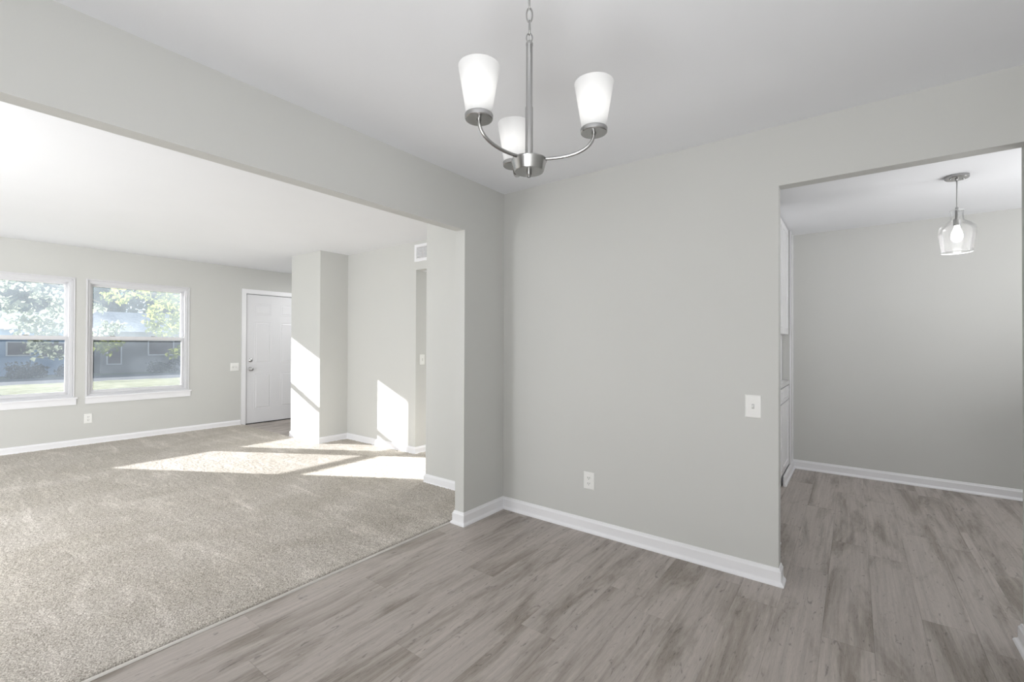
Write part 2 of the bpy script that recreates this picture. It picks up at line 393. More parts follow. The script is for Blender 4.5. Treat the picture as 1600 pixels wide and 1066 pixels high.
# ------------------------------------------------------------------ floors
floor = slab('floor', XWO, 3.4, -3.7, 5.8, -.12, -.0065, simple('subfloor', (.25, .23, .21), .9))
PW, PL = .182, 1.22
plank_mesh = {}
def plank(x0, x1, y0, y1):
    x0 += .0001; x1 -= .0001; y0 += .0001; y1 -= .0001
    if x1-x0 < .01 or y1-y0 < .02: return
    key = (round(x1-x0, 3), round(y1-y0, 3))
    if key not in plank_mesh:
        bm = bmesh.new(); a, b, g = (x1-x0)/2, (y1-y0)/2, .0004
        lo = [bm.verts.new((sx*a, sy*b, -.005)) for sx, sy in ((-1, -1), (1, -1), (1, 1), (-1, 1))]
        mi = [bm.verts.new((sx*a, sy*b, -.0007)) for sx, sy in ((-1, -1), (1, -1), (1, 1), (-1, 1))]
        hi = [bm.verts.new((sx*(a-g), sy*(b-g), 0)) for sx, sy in ((-1, -1), (1, -1), (1, 1), (-1, 1))]
        for p_, q in ((lo, mi), (mi, hi)):
            for k in range(4): bm.faces.new((p_[k], p_[(k+1) % 4], q[(k+1) % 4], q[k]))
        bm.faces.new(hi); bm.faces.new(lo[::-1])
        me = bpy.data.meshes.new('plank'); bmesh.ops.recalc_face_normals(bm, faces=bm.faces); bm.to_mesh(me); bm.free(); me.materials.append(PLANK)
        plank_mesh[key] = me
    o = bpy.data.objects.new('plank', plank_mesh[key]); C.objects.link(o); o.parent = floor; o.location = ((x0+x1)/2, (y0+y1)/2, -.0003)
rp = random.Random(11)
def lay(x0, x1, ylo, yhi, start):
    k0 = math.floor((x0+2.30)/PW)
    for k in range(k0, 60):
        a, b = max(x0, -2.30+k*PW), min(x1, -2.30+(k+1)*PW)
        if a >= x1: break
        off = (start + (k*0.37*PL) + ((k*7) % 5)*.11) % PL
        y0_, y1_ = ylo(a), yhi(b)
        y = y0_ - off
        while y < y1_:
            plank(a, b, max(y, y0_), min(y+PL, y1_)); y += PL
lay(-2.30+0.0, XR, lambda a: -1.2, lambda b: YK if b > -.9 else 2.80, .3)
lay(XR, 2.2, lambda a: YAK+.001, lambda b: YK, .3)
lay(XWO+.15, -6.07, lambda a: 3.055, lambda b: 4.6, .2)
# carpet: a real displaced pile, finer near the camera
def axis_pts(segs):
    out = []
    for a, b, s in segs: out += list(np.arange(a, b, s))
    return np.array(out + [segs[-1][1]])
def grid_carpet(name, xs, ys, amp, z0=.016, lip=None):
    X, Y = np.meshgrid(xs, ys, indexing='ij'); nx, ny = X.shape
    rs = np.random.RandomState(5)
    Z = z0 + rs.uniform(-amp, amp, X.shape)
    jx = rs.uniform(-.0022, .0022, X.shape); jy = rs.uniform(-.0022, .0022, X.shape)
    if lip is not None:
        t = np.clip((X-(lip-.014))/.014, 0, 1); Z = Z*(1-t**4) + t**4*.0005
        jx[-1, :] = rs.uniform(-.0035, .0015, ny); jx[-2, :] = rs.uniform(-.003, .005, ny)
    co = np.stack([X+jx, Y+jy, Z], -1).reshape(-1, 3)
    i = np.arange(nx-1)[:, None]*ny + np.arange(ny-1)[None, :]
    f = np.stack([i, i+ny, i+ny+1, i+1], -1).reshape(-1, 4)
    me = bpy.data.meshes.new(name)
    me.vertices.add(len(co)); me.vertices.foreach_set('co', co.ravel().astype(np.float32))
    me.loops.add(f.size); me.loops.foreach_set('vertex_index', f.ravel().astype(np.int32))
    me.polygons.add(len(f)); me.polygons.foreach_set('loop_start', (np.arange(len(f))*4).astype(np.int32)); me.polygons.foreach_set('loop_total', np.full(len(f), 4, np.int32))
    me.update(calc_edges=True); me.validate(); me.materials.append(CARPET)
    me.polygons.foreach_set('use_smooth', np.ones(len(f), bool))
    o = bpy.data.objects.new(name, me); C.objects.link(o); return o
xs = axis_pts([(XW+.002, -6.07, .03), (-6.07, -4.4, .016), (-4.4, -2.306, .0075)])
ys = axis_pts([(-3.5, -.3, .06), (-.3, 2.2, .0078), (2.2, 3.052, .012)])
car = grid_carpet('carpet', xs, ys, .0032, lip=-2.306)
car2 = grid_carpet('carpet_hall', axis_pts([(-5.345, -3.112, .018)]), axis_pts([(3.052, 3.455, .015)]), .003)
car3 = grid_carpet('carpet_hall', axis_pts([(-3.995, -3.112, .03)]), axis_pts([(3.455, 5.6, .05)]), .003)
# hide the strip of the second piece that would run under closet by joining both pieces into one carpet
bmj = bmesh.new(); bmj.from_mesh(car.data); bmj.from_mesh(car2.data); bmj.from_mesh(car3.data)
bmesh.ops.delete(bmj, geom=[v for v in bmj.verts if (v.co.x > -3.100 and v.co.y > 2.825)], context='VERTS')
me = bpy.data.meshes.new('carpet'); bmj.to_mesh(me); bmj.free(); me.materials.append(CARPET)
car.data = me; bpy.data.objects.remove(car2); bpy.data.objects.remove(car3)
tag(car, 'cut-pile beige wall-to-wall carpet with vacuum tracks in the living room', 'carpet', kind='stuff')
# metal transition strip at carpet edge and where the entry vinyl starts
bm = bmesh.new()
prf = [(-.0085, 0), (-.0085, .0045), (-.0060, .0075), (-.0010, .0085), (.0040, .0070), (.0085, .0015), (.0085, 0)]
ra = [bm.verts.new((-2.2925+a, -1.2, b)) for a, b in prf]; rb = [bm.verts.new((-2.2925+a, YO-.028, b)) for a, b in prf]
for k in range(7): bm.faces.new((ra[k], ra[(k+1) % 7], rb[(k+1) % 7], rb[k]))
bm.faces.new(ra); bm.faces.new(rb)
struct(obj('trim_1', bm, ALU))
struct(obj('trim_11', B(-2.3055, -2.3015, -1.2, YO-.028, -.0004, .0012), BLACKR))   # black strip painting the shadow of the tuck gap between pile and metal strip
bm = bmesh.new(); box(bm, -7.5, -6.09, 3.048, 3.060, 0, .010, bev=.002); struct(obj('trim_2', bm, TRIM if False else ALU))

# baseboards
baseboard('baseboard_back', [(XB, YA), (XO, YA), (XO, YAK), (-1.15, YAK)][:3], -1)
baseboard('baseboard_left', [(XBL, 2.812), (XBL, YO), (XB, YO), (XB, YA)], -1)
baseboard('baseboard_right', [(XR, -1.9), (XR, YAK), (XR+.4, YAK)], +1)
baseboard('baseboard_window', [(XW, -3.45), (XW, 3.04)], -1)
baseboard('baseboard_closet', [(-6.063, 4.0), (-6.063, 3.07), (-5.35, 3.07), (-5.35, YL), (-4.0, YL), (-4.0, 5.55)], -1)
baseboard('baseboard_stub', [(XBL-.03, 2.812), (-3.108, 2.812), (-3.108, 5.5)], +1)
baseboard('baseboard_kitchen', [(3.1, YK), (-.512, YK), (-.512, 4.72)], +1)
baseboard('baseboard_nib', [(-1.1, 3.255), (-.402, 3.255), (-.402, 3.335), (-1.1, 3.335)], -1)

# ------------------------------------------------------------------ windows
def window(name, y0, y1, z0, z1, label):
    e = empty(name, (XW, (y0+y1)/2, z0)); struct(e); e['label'] = label
    cy = (y0+y1)/2
    def part(n, bm, mat, par=e):
        bmesh.ops.translate(bm, verts=bm.verts, vec=(-XW, -cy, -z0)) if par is e else bmesh.ops.translate(bm, verts=bm.verts, vec=(-XW, -cy, -z0))
        return obj(n, bm, mat, par)
    def ring(a0, a1, b0, b1, wl, wr, wb, wt, x0, x1, bev=.002):
        bm = bmesh.new()
        # one connected frame: outer rect minus inner rect, extruded in x
        o_ = [(a0, b0), (a1, b0), (a1, b1), (a0, b1)]; i_ = [(a0+wl, b0+wb), (a1-wr, b0+wb), (a1-wr, b1-wt), (a0+wl, b1-wt)]
        vs = {}
        for t, x in ((0, x0), (1, x1)):
            for tag_, pts in (('o', o_), ('i', i_)):
                for k, (y, z) in enumerate(pts): vs[t, tag_, k] = bm.verts.new((x, y, z))
        for k in range(4):
            q = (k+1) % 4
            for t in (0, 1): bm.faces.new((vs[t, 'o', k], vs[t, 'o', q], vs[t, 'i', q], vs[t, 'i', k]))
            bm.faces.new((vs[0, 'o', k], vs[0, 'o', q], vs[1, 'o', q], vs[1, 'o', k]))
            bm.faces.new((vs[0, 'i', k], vs[0, 'i', q], vs[1, 'i', q], vs[1, 'i', k]))
        if bev: bmesh.ops.bevel(bm, geom=list(bm.edges), offset=bev, segments=1, affect='EDGES')
        return bm
    zm = z0 + (z1-z0)*.497
    part('casing', ring(y0-.014, y1+.014, z0-.0, z1+.012, .016, .016, .016, .014, XW-.004, XW+.011), VINYL)
    part('window_frame', ring(y0+.001, y1-.001, z0+.001, z1-.001, .026, .026, .030, .034, XW-.150, XW-.012), VINYL)
    # step of the inner stop
    part('inner_stop', ring(y0+.026, y1-.026, z0+.029, z1-.033, .012, .012, .008, .012, XW-.045, XW-.028, bev=.001), VINYL)
    a, b = y0+.030, y1-.030
    us = part('upper_sash', ring(a, b, zm-.020, z1-.036, .034, .034, .038, .034, XW-.122, XW-.092), VINYL)
    bmg = B(XW-.110, XW-.106, a+.03, b-.03, zm+.014, z1-.066); bmesh.ops.translate(bmg, verts=bmg.verts, vec=(-XW, -cy, -z0)); obj('pane', bmg, PANE, us)
    ls = part('lower_sash', ring(a, b, z0+.032, zm+.032, .034, .034, .042, .042, XW-.085, XW-.052), VINYL)
    bmg = B(XW-.071, XW-.067, a+.03, b-.03, z0+.070, zm-.006); bmesh.ops.translate(bmg, verts=bmg.verts, vec=(-XW, -cy, -z0)); obj('pane', bmg, PANE, ls)
    # two sash locks on the meeting rail
    for f in (.22, .64):
        yy = a+(b-a)*f; bm = bmesh.new()
        box(bm, XW-.082, XW-.056, yy-.028, yy+.028, zm+.0325, zm+.040, bev=.003)
        bmesh.ops.translate(bm, verts=bm.verts, vec=(-XW, -cy, -z0)); l = obj('sash_lock', bm, CHROME, ls)
    scr = part('insect_screen', B(XW-.138, XW-.1375, a, b, z0+.03, zm+.01), SCREEN)
    bm = B(XW-.001, XW+.034, y0-.020, y1+.040, z0-.014, z0+.002, bev=.003)
    part('window_sill', bm, TRIM)
    bm = B(XW-.0005, XW+.016, y0-.014, y1+.030, z0-.086, z0-.0145, bev=.002)
    part('apron', bm, TRIM)
    return e
window('window_1', .100, 1.160, .60, 2.045, 'white double-hung window cut by the left edge of the view')
window('window_2', 1.285, 2.345, .60, 2.045, 'white double-hung window nearer the front door')

# ------------------------------------------------------------------ front door
DY0, DY1 = 3.121, 4.026
door = struct(obj('door_1', B(XW-.052, XW-.010, DY0, DY1, .012, 2.034, bev=.0015), DOORW)); door['label'] = 'white six-panel front door'
def raised(y0, y1, z0, z1):
    bm = bmesh.new(); x = XW-.010
    prof = [(0, 0.0005), (.004, .0035), (.010, -.0002), (.020, -.0002), (.034, .0045)]
    rings = []
    for o_, h_ in prof: rings.append([bm.verts.new((x+h_, yy, zz)) for yy, zz in ((y0+o_, z0+o_), (y1-o_, z0+o_), (y1-o_, z1-o_), (y0+o_, z1-o_))])
    for a, b in zip(rings, rings[1:]):
        for k in range(4): bm.faces.new((a[k], a[(k+1) % 4], b[(k+1) % 4], b[k]))
    bm.faces.new(rings[-1])
    back = [bm.verts.new((x-.002, v.co.y, v.co.z)) for v in rings[0]]
    for k in range(4): bm.faces.new((rings[0][k], rings[0][(k+1) % 4], back[(k+1) % 4], back[k]))
    bm.faces.new(back)
    return bm
for (a, b) in ((3.238, 3.500), (3.648, 3.910)):
    for (c, d) in ((1.715, 1.900), (.950, 1.610), (.225, .790)): obj('door_panel', raised(a, b, c, d), DOORW, door)
def xlathe(prof, loc, seg=24):
    bm = lathe(bmesh.new(), prof, seg); bmesh.ops.rotate(bm, verts=bm.verts, matrix=Matrix.Rotation(math.pi/2, 3, 'Y')); bmesh.ops.translate(bm, verts=bm.verts, vec=loc); return bm
obj('deadbolt', xlathe([(0, 0), (.031, 0), (.031, .006), (.026, .011), (.013, .011), (.013, .014), (0, .014)], (XW-.010, 3.182, 1.0)), CHROME, door, True)
kn = obj('door_knob', xlathe([(0, 0), (.033, 0), (.032, .007), (.014, .011), (.012, .030), (.020, .038), (.027, .050), (.026, .062), (.016, .070), (0, .072)], (XW-.010, 3.182, .862)), CHROME, door, True)
obj('thumb_turn', B(XW+.002, XW+.016, 3.176, 3.188, .985, 1.015, bev=.003), CHROME, door)
def uframe(y0, y1, zt, w_, x0, x1):
    bm = bmesh.new()
    pts = [(y0, 0.0), (y0, zt), (y1, zt), (y1, 0.0), (y1-w_, 0.0), (y1-w_, zt-w_), (y0+w_, zt-w_), (y0+w_, 0.0)]
    f = [bm.verts.new((x0, y, z)) for y, z in pts]; g = [bm.verts.new((x1, y, z)) for y, z in pts]
    for k in range(8): bm.faces.new((f[k], f[(k+1) % 8], g[(k+1) % 8], g[k]))
    for s in (f, g):
        bm.faces.new((s[0], s[1], s[6], s[7])); bm.faces.new((s[1], s[2], s[5], s[6])); bm.faces.new((s[2], s[3], s[4], s[5]))
    return bm
struct(obj('trim_3', uframe(3.046, 4.100, 2.112, .062, XW+.0005, XW+.015), TRIM))       # door casing
struct(obj('trim_4', uframe(3.101, 4.044, 2.054, .012, XW-.150, XW+.0005), TRIM))       # door jamb
struct(obj('trim_5', B(XW-.150, XW-.056, DY0-.004, DY1+.004, .0, 2.041), simple('sun_block_slab', (.10, .10, .10), .8)))  # added unseen slab behind the door, keeps sun from leaking in
struct(obj('trim_6', B(XW-.051, XW-.006, DY0, DY1, .0, .011), BLACKR))                  # threshold sweep
# black strip painting in the shade of the hairline gap above the door
struct(obj('trim_7', B(XW-.055, XW-.022, 3.1145, 4.030, 2.0345, 2.0415), BLACKR))

# ------------------------------------------------------------------ wall plates
# built facing -Y at the origin of an Empty, then turned
def plate(parent, wdt, hgt):
    bm = bmesh.new(); a, b = wdt/2, hgt/2
    prof = [(0, 0), (0, .0025), (.004, .0058), (.008, .0062)]; rings = []
    for o_, d in prof: rings.append([bm.verts.new((x, -d, z)) for x, z in ((-a+o_, -b+o_), (a-o_, -b+o_), (a-o_, b-o_), (-a+o_, b-o_))])
    for r, s in zip(rings, rings[1:]):
        for k in range(4): bm.faces.new((r[k], r[(k+1) % 4], s[(k+1) % 4], s[k]))
    bm.faces.new(rings[-1]); bm.faces.new(rings[0])
    return obj('cover_plate', bm, PLATE, parent)
def screw(parent, x, z):
    bm = lathe(bmesh.new(), [(0, 0), (.0032, 0), (.0030, .0010), (0, .0014)], 12); bmesh.ops.rotate(bm, verts=bm.verts, matrix=Matrix.Rotation(math.pi/2, 3, 'X')); bmesh.ops.translate(bm, verts=bm.verts, vec=(x, -.0060, z))
    obj('screw', bm, PLATE, parent)
def switch(loc, rz, wdt, hgt, gangs, label):
    e = empty('light_switch', loc, rz); tag(e, label, 'light switch'); plate(e, wdt, hgt)
    for g in range(gangs):
        x = (g-(gangs-1)/2)*.046
        obj('toggle_slot', B(x-.0062, x+.0062, -.0068, -.0058, -.0130, .0130), simple('slot_grey', (.45, .45, .44), .6), e)
        bm = bmesh.new()
        v = [(-.0048, -.006, -.0105), (.0048, -.006, -.0105), (.0048, -.006, .0105), (-.0048, -.006, .0105), (-.0036, -.017, .000), (.0036, -.017, .000), (.0036, -.0155, .0085), (-.0036, -.0155, .0085)]
        V = [bm.verts.new((x+a, b, c)) for a, b, c in v]
        for q in ((0, 1, 2, 3), (4, 5, 6, 7), (0, 1, 5, 4), (1, 2, 6, 5), (2, 3, 7, 6), (3, 0, 4, 7)): bm.faces.new([V[i] for i in q])
        obj('toggle', bm, PLATE, e)
        screw(e, x, .030); screw(e, x, -.030)
    return e
def outlet(loc, rz, wdt, hgt, label):
    e = empty('wall_outlet', loc, rz); tag(e, label, 'outlet', 'duplex wall outlets'); plate(e, wdt, hgt)
    for s in (-1, 1):
        bm = bmesh.new(); cz = s*.0195
        pts = [(.0165*math.cos(t), max(-.0125, min(.0125, .0165*math.sin(t)))) for t in [2*math.pi*k/28 for k in range(28)]]
        f = [bm.verts.new((x, -.0058, cz+z)) for x, z in pts]; g = [bm.verts.new((x*.97, -.0084, cz+z*.97)) for x, z in pts]
        for k in range(28): bm.faces.new((f[k], f[(k+1) % 28], g[(k+1) % 28], g[k]))
        bm.faces.new(g)
        r = obj('receptacle', bm, PLATE, e)
        for dx, hh in ((-.0065, .0046), (.0065, .0038)): obj('slot', B(dx-.0014, dx+.0014, -.0088, -.0080, cz+.0015-hh, cz+.0045+hh*.6), DARK, r)
        bm = lathe(bmesh.new(), [(0, 0), (.0024, 0), (.0024, .0006), (0, .0006)], 12); bmesh.ops.rotate(bm, verts=bm.verts, matrix=Matrix.Rotation(math.pi/2, 3, 'X')); bmesh.ops.translate(bm, verts=bm.verts, vec=(0, -.0082, cz-.0080)); obj('ground_hole', bm, DARK, r)
    screw(e, 0, 0)
    return e
switch((-.4415, YA, .935), 0, .080, .125, 1, 'single toggle light switch in white plate beside the kitchen opening')
switch((XW, 2.952, .905), math.pi/2, .117, .122, 2, 'double toggle light switch in white plate beside the front door')
switch((-4.0, 3.556, 1.087), math.pi/2, .072, .118, 1, 'white light switch on the hall wall past the air vent')
outlet((-1.436, YA, .346), 0, .080, .116, 'white duplex outlet low on the grey dining wall')
outlet((XW, 1.300, .332), math.pi/2, .076, .116, 'white duplex outlet below the windows')
outlet((-4.566, YL, .317), 0, .076, .116, 'white duplex outlet on the sunlit living room wall by the hall')
# return-air vent over the hall opening
vent = empty('air_vent', (-3.72, YL, 2.305)); tag(vent, 'white louvered air vent high above the hall opening', 'vent')
def vring(a, b, wd, y0, y1):
    bm = bmesh.new(); vs = {}
    for t, y in ((0, y0), (1, y1)):
        for n_, (p_, q_) in (('o', (a, b)), ('i', (a-wd, b-wd))):
            for k, (sx, sz) in enumerate(((-1, -1), (1, -1), (1, 1), (-1, 1))): vs[t, n_, k] = bm.verts.new((sx*p_, y, sz*q_))
    for k in range(4):
        q = (k+1) % 4
        for t in (0, 1): bm.faces.new((vs[t, 'o', k], vs[t, 'o', q], vs[t, 'i', q], vs[t, 'i', k]))
        for n_ in 'oi': bm.faces.new((vs[0, n_, k], vs[0, n_, q], vs[1, n_, q], vs[1, n_, k]))
    return bm
obj('vent_frame', vring(.300, .097, .030, -.001, -.010), TRIM, vent)
obj('vent_back', B(-.272, .272, -.0012, -.0004, -.069, .069), FIL, vent)
bm0 = None
for k in range(9):
    z = -.060+k*.015; bm = B(-.271, .271, -.0075, -.0065, -.0055, .0055); bmesh.ops.rotate(bm, verts=bm.verts, matrix=Matrix.Rotation(math.radians(38), 3, 'X'), cent=(0, -.007, 0)); bmesh.ops.translate(bm, verts=bm.verts, vec=(0, 0, z))
    for v in bm.verts: v.co.y = min(v.co.y, -.0014)
    obj('louver', bm, TRIM, vent)

# ------------------------------------------------------------------ chandelier
CX, CY = -.7440, 1.0600; R0, TH0, ZC = .1845, math.radians(140.3), 1.852
ch = empty('chandelier', (CX, CY, H)); tag(ch, 'brushed nickel three-arm chandelier with frosted glass shades, hung from a chain', 'chandelier')
def cb(n, bm, mat, par=ch, smooth=True):
    bmesh.ops.translate(bm, verts=bm.verts, vec=(0, 0, -H)); return obj(n, bm, mat, par, smooth)
def autosmooth(o, ang=35):
    for p_ in o.data.polygons: p_.use_smooth = True
    bm = bmesh.new(); bm.from_mesh(o.data)
    for e in bm.edges:
        if len(e.link_faces) == 2 and e.calc_face_angle(0) > math.radians(ang): e.smooth = False
    bm.to_mesh(o.data); bm.free(); return o
autosmooth(cb('canopy', lathe(bmesh.new(), [(0, H), (.062, H), (.064, H-.006), (.058, H-.018), (.020, H-.026), (.008, H-.034), (0, H-.034)], 36), NICKEL))
autosmooth(cb('hub', lathe(bmesh.new(), [(0, 1.804), (.040, 1.804), (.0505, 1.800), (.0515, 1.797), (.0495, 1.794), (.0430, 1.768), (.0410, 1.7655), (0, 1.7655)], 40), NICKEL))
autosmooth(cb('finial', lathe(bmesh.new(), [(0, 1.766), (.0075, 1.766), (.0075, 1.756), (.0055, 1.754), (.0055, 1.750), (0, 1.749)], 20), NICKEL))
autosmooth(cb('stem', lathe(bmesh.new(), [(0, 1.803), (.0110, 1.803), (.0110, 1.95), (.0092, 1.954), (.0092, 2.128), (.0102, 2.130), (.0102, 2.136), (.006, 2.142), (0, 2.142)], 24), NICKEL))
z = 2.160; i = 0
tube_ring = lambda zc, a, b, ang, r: tube(bmesh.new(), [(a*math.cos(t)*math.cos(ang), a*math.cos(t)*math.sin(ang), zc+b*math.sin(t)) for t in [2*math.pi*k/20 for k in range(20)]], r, 8, close=True)
cb('loop', tube_ring(2.152, .0085, .013, math.radians(37), .0018), NICKEL)
z = 2.181
while z < H-.035:
    cb('chain_link', tube_ring(z, .0085, .0205, math.radians(127 if i % 2 == 0 else 37), .0023), NICKEL); z += .0365; i += 1
# power cord threaded through the chain
cb('cord', tube(bmesh.new(), [(.003*math.sin(t*9), .003*math.cos(t*9), 2.14+t*.27) for t in [k/24 for k in range(25)]], .0016, 6), simple('grey_cord', (.55, .55, .55), .5))
for k in range(3):
    a = TH0 + k*2*math.pi/3; ux, uy = math.cos(a), math.sin(a)
    pts = []; rr = []
    # out of the hub's shoulder, sweeping outward then turning up into the cup
    p0, p1, p2, p3 = (.036, 1.799), (.105, 1.792), (.1845, 1.800), (.1845, ZC+.001)
    for j in range(25):
        t = j/24; b0, b1, b2, b3 = (1-t)**3, 3*t*(1-t)**2, 3*t*t*(1-t), t**3
        r = b0*p0[0]+b1*p1[0]+b2*p2[0]+b3*p3[0]; zz = b0*p0[1]+b1*p1[1]+b2*p2[1]+b3*p3[1]
        pts.append((ux*r, uy*r, zz))
    cb('arm', tube(bmesh.new(), pts, .0048, 12), NICKEL)
    cx, cy = ux*R0, uy*R0
    cup = autosmooth(cb('cup', lathe(bmesh.new(), [(0, ZC-.003), (.006, ZC-.003), (.006, ZC), (.034, ZC), (.0360, ZC+.002), (.0368, ZC+.0115), (.0360, ZC+.013), (.033, ZC+.013), (.033, ZC+.004), (0, ZC+.004)], 36, (cx, cy, 0)), NICKEL))
    obj_ = cb('shade', lathe(bmesh.new(), [(.0318, ZC+.006), (.0335, ZC+.019), (.0430, ZC+.075), (.0535, ZC+.136), (.0540, ZC+.138), (.0525, ZC+.1385)], 48, (cx, cy, 0)), FROST)
    obj_['label'] = 'flared frosted white glass shade'
    cb('socket', lathe(bmesh.new(), [(0, ZC+.004), (.014, ZC+.004), (.014, ZC+.034), (0, ZC+.034)], 20, (cx, cy, 0)), PLATE)
    cb('bulb', lathe(bmesh.new(), [(0, ZC+.034), (.011, ZC+.036), (.014, ZC+.050), (.021, ZC+.070), (.0235, ZC+.084), (.020, ZC+.098), (.011, ZC+.106), (0, ZC+.108)], 20, (cx, cy, 0)), BULB)

# ------------------------------------------------------------------ kitchen pendant
PX, PY = .549, 4.209
pd = empty('pendant_lamp', (PX, PY, HK)); tag(pd, 'clear glass jug-shaped pendant lamp in the room beyond the opening', 'pendant lamp')
def pb(n, bm, mat, smooth=True):
    bmesh.ops.translate(bm, verts=bm.verts, vec=(0, 0, -HK)); return obj(n, bm, mat, pd, smooth)
autosmooth(pb('canopy', lathe(bmesh.new(), [(0, HK), (.062, HK), (.062, HK-.016), (.058, HK-.020), (.012, HK-.022), (.008, HK-.034), (0, HK-.034)], 40), NICKEL))
for a in (0.6, 3.74): pb('canopy_screw', lathe(bmesh.new(), [(0, HK-.020), (.005, HK-.021), (.004, HK-.027), (0, HK-.028)], 12, (.042*math.cos(a), .042*math.sin(a), 0)), CHROME)
pb('cord', tube(bmesh.new(), [(0, 0, HK-.03), (0, 0, 2.30), (0, 0, 2.19)], .0032, 8), simple('clear_grey_cord', (.42, .42, .42), .4))
autosmooth(pb('socket', lathe(bmesh.new(), [(0, 2.200), (.007, 2.200), (.010, 2.185), (.0105, 2.12), (.019, 2.118), (.019, 2.075), (0, 2.075)], 24), NICKEL))
pb('glass_shade', lathe(bmesh.new(), [(.0350, 2.177), (.0335, 2.174), (.0325, 2.165), (.0325, 2.125), (.036, 2.112), (.052, 2.100), (.075, 2.086), (.090, 2.066), (.0945, 2.046), (.0935, 2.020), (.089, 1.98), (.082, 1.93), (.0775, 1.900), (.0755, 1.896)], 56), CLEAR)
pb('rim', tube(bmesh.new(), [(.0765*math.cos(t), .0765*math.sin(t), 1.897) for t in [2*math.pi*k/48 for k in range(48)]], .0016, 6, close=True), simple('glass_rim', (.85, .87, .87), .1))
pb('neck_rim', tube(bmesh.new(), [(.034*math.cos(t), .034*math.sin(t), 2.177) for t in [2*math.pi*k/36 for k in range(36)]], .0014, 6, close=True), bpy.data.materials['glass_rim'])
pb('bulb', lathe(bmesh.new(), [(0, 2.076), (.013, 2.074), (.016, 2.058), (.026, 2.030), (.030, 2.008), (.027, 1.986), (.016, 1.970), (0, 1.965)], 24), emit('pendant_bulb', (1, .98, .95), 14.0))
pl = bpy.data.lights.new('pendant_light', 'POINT'); pl.energy = 3.2; pl.shadow_soft_size = .03
po = bpy.data.objects.new('pendant_light', pl); C.objects.link(po); po.parent = pd; po.location = (0, 0, 1.945-HK)

# ------------------------------------------------------------------ kitchen cabinets (seen edge-on through the opening)
KX = -.535; KY0, KY1 = 4.25, 5.235
cab = empty('base_cabinet', (-.88, (KY0+KY1)/2, 0)); tag(cab, 'white base cabinet with drawer and door just inside the kitchen opening', 'cabinet')
def kb(n, bm, mat, par=cab): 
    bmesh.ops.translate(bm, verts=bm.verts, vec=(.88, -(KY0+KY1)/2, 0)); return obj(n, bm, mat, par)
kb('body', B(-1.195, KX, KY0, KY1, .0905, .885), CABW)
kb('toe_kick', B(-1.195, KX+.006, KY0, KY1, 0, .0900), CABW)
def shaker(x, y0, y1, z0, z1, fr=.055):
    bm = bmesh.new(); rs = []
    for o_, d in ((0, 0), (0, .018), (fr, .018), (fr, .010)): rs.append([bm.verts.new((x+d, yy, zz)) for yy, zz in ((y0+o_, z0+o_), (y1-o_, z0+o_), (y1-o_, z1-o_), (y0+o_, z1-o_))])
    for a, b in zip(rs, rs[1:]):
        for k in range(4): bm.faces.new((a[k], a[(k+1) % 4], b[(k+1) % 4], b[k]))
    bm.faces.new(rs[-1]); bm.faces.new(rs[0]); return bm
for (a, b) in ((KY0+.004, 4.738), (4.744, KY1-.004)):
    kb('drawer', shaker(KX+.0005, a, b, .745, .875, .028), CABW); kb('door', shaker(KX+.0005, a, b, .10, .735), CABW)
ct = tag(obj('countertop', B(-1.195, KX+.022, KY0, KY1+.004, .8855, .922, bev=.004), COUNTER), 'pale countertop on the base cabinet just inside the kitchen opening', 'countertop')
uc = empty('wall_cabinet', (-.88, (KY0+KY1)/2, 1.37)); tag(uc, 'tall white wall cabinet reaching the ceiling just inside the kitchen opening', 'cabinet')
def ub(n, bm, mat):
    bmesh.ops.translate(bm, verts=bm.verts, vec=(.88, -(KY0+KY1)/2, -1.37)); return obj(n, bm, mat, uc)
ub('body', B(-1.195, KX, KY0, 5.19, 1.37, HK-.002), CABW)
for (a, b) in ((KY0+.004, 4.715), (4.721, 5.186)): ub('door', shaker(KX+.0005, a, b, 1.375, HK-.012), CABW)
struct(obj('trim_10', B(-.72, -.575, KY0, KY1, .9225, 1.3695), CABW))
# end wall return beside the cabinets, with its white corner trim
panel('wall_kitchen_return', 'y', KY1+.006, YK-.001, -1.195, -.512, 0, HK, [], WALL)
struct(obj('trim_8', B(-.5125, -.500, KY1+.006, KY1+.05, .09, HK-.001), TRIM))
struct(obj('trim_9', B(-.5120, -.504, YK-.045, YK-.0005, .09, HK-.001), TRIM))

# ------------------------------------------------------------------ outdoors
GZ = -.35
lawn = noisy('lawn_grass', (.30, .31, .18), (.46, .46, .30), 3.0)
bm = bmesh.new()
xsg = [-7.8, -12, -16, -20, -24, -27.5]; 
for ax in range(len(xsg)-1):
    pass
g = bmesh.ops.create_grid(bm, x_segments=60, y_segments=60, size=1)
for v in bm.verts:
    x = -17.75 + v.co.x*9.9; y = 4 + v.co.y*22
    v.co = Vector((x, y, GZ - max(0, -x-20)*.02 + random.uniform(-.03, .03)))
tag(obj('lawn', bm, lawn), 'sunlit pale green lawn outside the windows', 'lawn', kind='stuff')
tag(obj('sidewalk', B(-26.0, -7.9, -1.2, 1.5, GZ+.031, GZ+.06), noisy('pale_concrete', (.52, .50, .47), (.62, .60, .57), 4)), 'pale concrete walk crossing the lawn at the left window', 'sidewalk')
tag(obj('street', B(-33.2, -27.7, -22, 40, GZ-.5, GZ-.22), noisy('grey_asphalt', (.10, .105, .115), (.14, .145, .155), 2)), 'grey shaded asphalt street beyond the lawn', 'street')
struct(obj('ground', B(-120, -33.21, -60, 90, -1.2, GZ-.3), noisy('far_ground', (.10, .12, .09), (.16, .18, .13), 1)))
